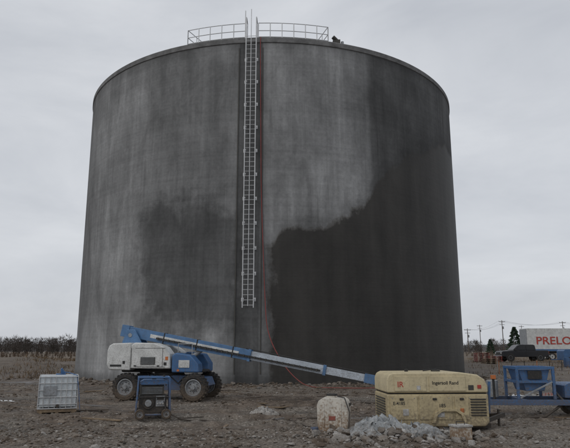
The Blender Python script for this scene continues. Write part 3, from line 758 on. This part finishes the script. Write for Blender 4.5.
# ---------------------------------------------------------------- vegetation
def twigmass(name,trees,mat,per=90,w=.07,seed=1):
    r=np.random.default_rng(seed); V=[];F=[]
    def tri(p,d,l,w0):
        s=np.cross(d,r.normal(size=3)); s/=np.linalg.norm(s)+1e-6
        o=len(V); V.extend([p-s*w0/2,p+s*w0/2,p+d*l]); F.append((o,o+1,o+2))
    for (x,y,h) in trees:
        g=gh(x,y); base=np.array([x,y,g-.2])
        tri(base,np.array([r.normal(0,.05),r.normal(0,.05),1.]),h,.22); tri(base,np.array([r.normal(0,.08),.0,1.]),h*.9,.2)
        cw=h*r.uniform(.28,.45)
        for k in range(per):
            t=r.random()**.8; rad=cw*math.sqrt(max(.02,1-(2*t-1.0)**2*.9))*r.random()**.5
            a=r.uniform(0,6.28); p=base+np.array([rad*.6*math.cos(a),rad*.6*math.sin(a),h*(.12+.75*t)])
            d=np.array([math.cos(a)*r.uniform(.2,.9),math.sin(a)*r.uniform(.2,.9),r.uniform(.3,1.2)]); d/=np.linalg.norm(d)
            tri(p,d,h*r.uniform(.10,.24),w*r.uniform(.6,1.6))
    return npmesh(name,np.array(V),np.array(F),[mat])
r=np.random.default_rng(11)
tl=[]
for i in range(380):
    x=r.uniform(-175,-60); y=r.uniform(215,270); tl.append((x,y,r.uniform(4.5,7.8)*(1+.5*noise.noise(Vector((x*.05,0,0))))))
for i in range(230):
    x=r.uniform(45,180); y=r.uniform(225,300); tl.append((x,y,r.uniform(3,6.5)))
for i in range(100):
    x=r.uniform(-60,60); y=r.uniform(220,300); tl.append((x,y,r.uniform(4,8)))
twigmass('distant_treeline',tl,M['twig'],95,.13,5)
sh=[]
for i in range(330):
    x=r.uniform(-90,-24); y=r.uniform(85,160); sh.append((x,y,r.uniform(.4,1.4)))
for i in range(200):
    x=r.uniform(26,110); y=r.uniform(95,180); sh.append((x,y,r.uniform(.5,1.7)))
twigmass('brush_thicket',sh,paint('brush',(.11,.075,.05),.95,var=.5,scale=.3,dirt=.1,bump=0),60,.05,8)
V=[];F=[]
for i in range(14000):
    if r.random()<.8: y=r.uniform(44,95); x=-(r.uniform(.28,.62))*y
    else: y=r.uniform(48,100); x=r.uniform(.3,.6)*y
    if noise.noise(Vector((x*.25,y*.25,1)))<-.05: continue
    g=gh(x,y); l=r.uniform(.1,.4); a=r.uniform(0,3.14); wx_=.03*math.cos(a); wy_=.03*math.sin(a); o=len(V)
    V+=[(x-wx_,y-wy_,g-.02),(x+wx_,y+wy_,g-.02),(x+r.normal(0,.12),y+r.normal(0,.12),g+l)]; F.append((o,o+1,o+2))
npmesh('dry_grass',V,F,[M['straw']])
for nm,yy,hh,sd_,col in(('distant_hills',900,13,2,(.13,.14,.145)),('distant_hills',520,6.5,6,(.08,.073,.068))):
    V=[];F=[];n=260
    for i in range(n):
        x=-1400*yy/900+2800*yy/900*i/(n-1); z=hh*(.7+.5*noise.noise(Vector((x*.004,sd_,0)))+.18*noise.noise(Vector((x*.03,sd_,0)))+.1*noise.noise(Vector((x*.12,sd_,0))))
        V+=[(x,yy,-1),(x,yy+20,z),(x,yy+400,-1)]
        if i: o=3*i; F+=[(o-3,o,o+1,o-2),(o-2,o+1,o+2,o-1)]
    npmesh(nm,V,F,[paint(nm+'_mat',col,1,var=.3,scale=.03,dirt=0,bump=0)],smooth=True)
def conifer(name,x,y,h,seed):
    r=np.random.default_rng(seed); b=B(); b.cyl((0,0,0),(0,0,h*.95),h*.02,M['woodp'],7,.02); e=empty(name,(x,y,gh(x,y))); b.obj('trunk',e)
    V=[];F=[]
    for k in range(2200):
        t=r.random()**.75; rad=h*.30*(1-t)**.8*(.35+.65*r.random()**.5)*(1+.2*math.sin(t*40)); a=r.uniform(0,6.28)
        z=h*(.06+.92*t); p=np.array([rad*math.cos(a),rad*math.sin(a),z]); d=np.array([math.cos(a),math.sin(a),-.25+r.normal(0,.25)]); l=h*.05*r.uniform(.6,1.5)
        s=np.cross(d,r.normal(size=3)); s/=np.linalg.norm(s); o=len(V); V+=[p-s*l*.35,p+s*l*.35,p+d*l]; F.append((o,o+1,o+2))
    o=npmesh('needles',V,F,[M['conifer']]); o.parent=e
conifer('conifer_tree',57.0,150,7.0,1); conifer('conifer_tree',53.5,158,4.2,2)

# ---------------------------------------------------------------- world / light / camera
w=D.worlds.new('World'); SC.world=w; w.use_nodes=True; nt=w.node_tree; N=nt.nodes; L=nt.links
bg=N['Background']; bg.inputs[1].default_value=.1
el,az=math.radians(42),math.radians(222)
sky=N.new('ShaderNodeTexSky'); sky.sky_type='NISHITA'; sky.sun_disc=False; sky.sun_elevation=el; sky.sun_rotation=az; sky.air_density=1; sky.dust_density=3
tc=N.new('ShaderNodeTexCoord')
mp=N.new('ShaderNodeMapping'); mp.inputs['Scale'].default_value=(1.2,1.2,3.6); mp.inputs['Location'].default_value=(.7,.2,.4); L.new(tc.outputs['Generated'],mp.inputs[0])
n=N.new('ShaderNodeTexNoise'); n.inputs['Scale'].default_value=1.7; n.inputs['Detail'].default_value=7; n.inputs['Roughness'].default_value=.55; n.inputs['Distortion'].default_value=.35; L.new(mp.outputs[0],n.inputs[0])
rp=N.new('ShaderNodeValToRGB'); e=rp.color_ramp.elements; e[0].position=.34; e[0].color=(5.3,5.55,6.0,1); e[1].position=.64; e[1].color=(7.0,7.2,7.55,1)
L.new(n.outputs[0],rp.inputs[0])
mx=N.new('ShaderNodeMix'); mx.data_type='RGBA'; mx.inputs[0].default_value=.93; L.new(sky.outputs[0],mx.inputs[6]); L.new(rp.outputs[0],mx.inputs[7]); L.new(mx.outputs[2],bg.inputs[0])
s=D.lights.new('sun','SUN'); s.energy=.65; s.angle=math.radians(20); s.color=(1,.96,.9)
so=D.objects.new('sun',s); COL.objects.link(so)
dv=Vector((math.sin(az)*math.cos(el),math.cos(az)*math.cos(el),math.sin(el)))
so.rotation_euler=dv.to_track_quat('Z','Y').to_euler(); so.location=(0,0,60)
cam=D.cameras.new('camera'); co=D.objects.new('camera',cam); COL.objects.link(co)
cam.sensor_width=36; cam.lens=36*594/570; cam.clip_end=9000; cam.clip_start=.1
co.location=(0,0,2.05); co.rotation_euler=(math.radians(102),0,0); SC.camera=co
SC.view_settings.view_transform='Standard'; SC.view_settings.look='None'; SC.view_settings.exposure=0
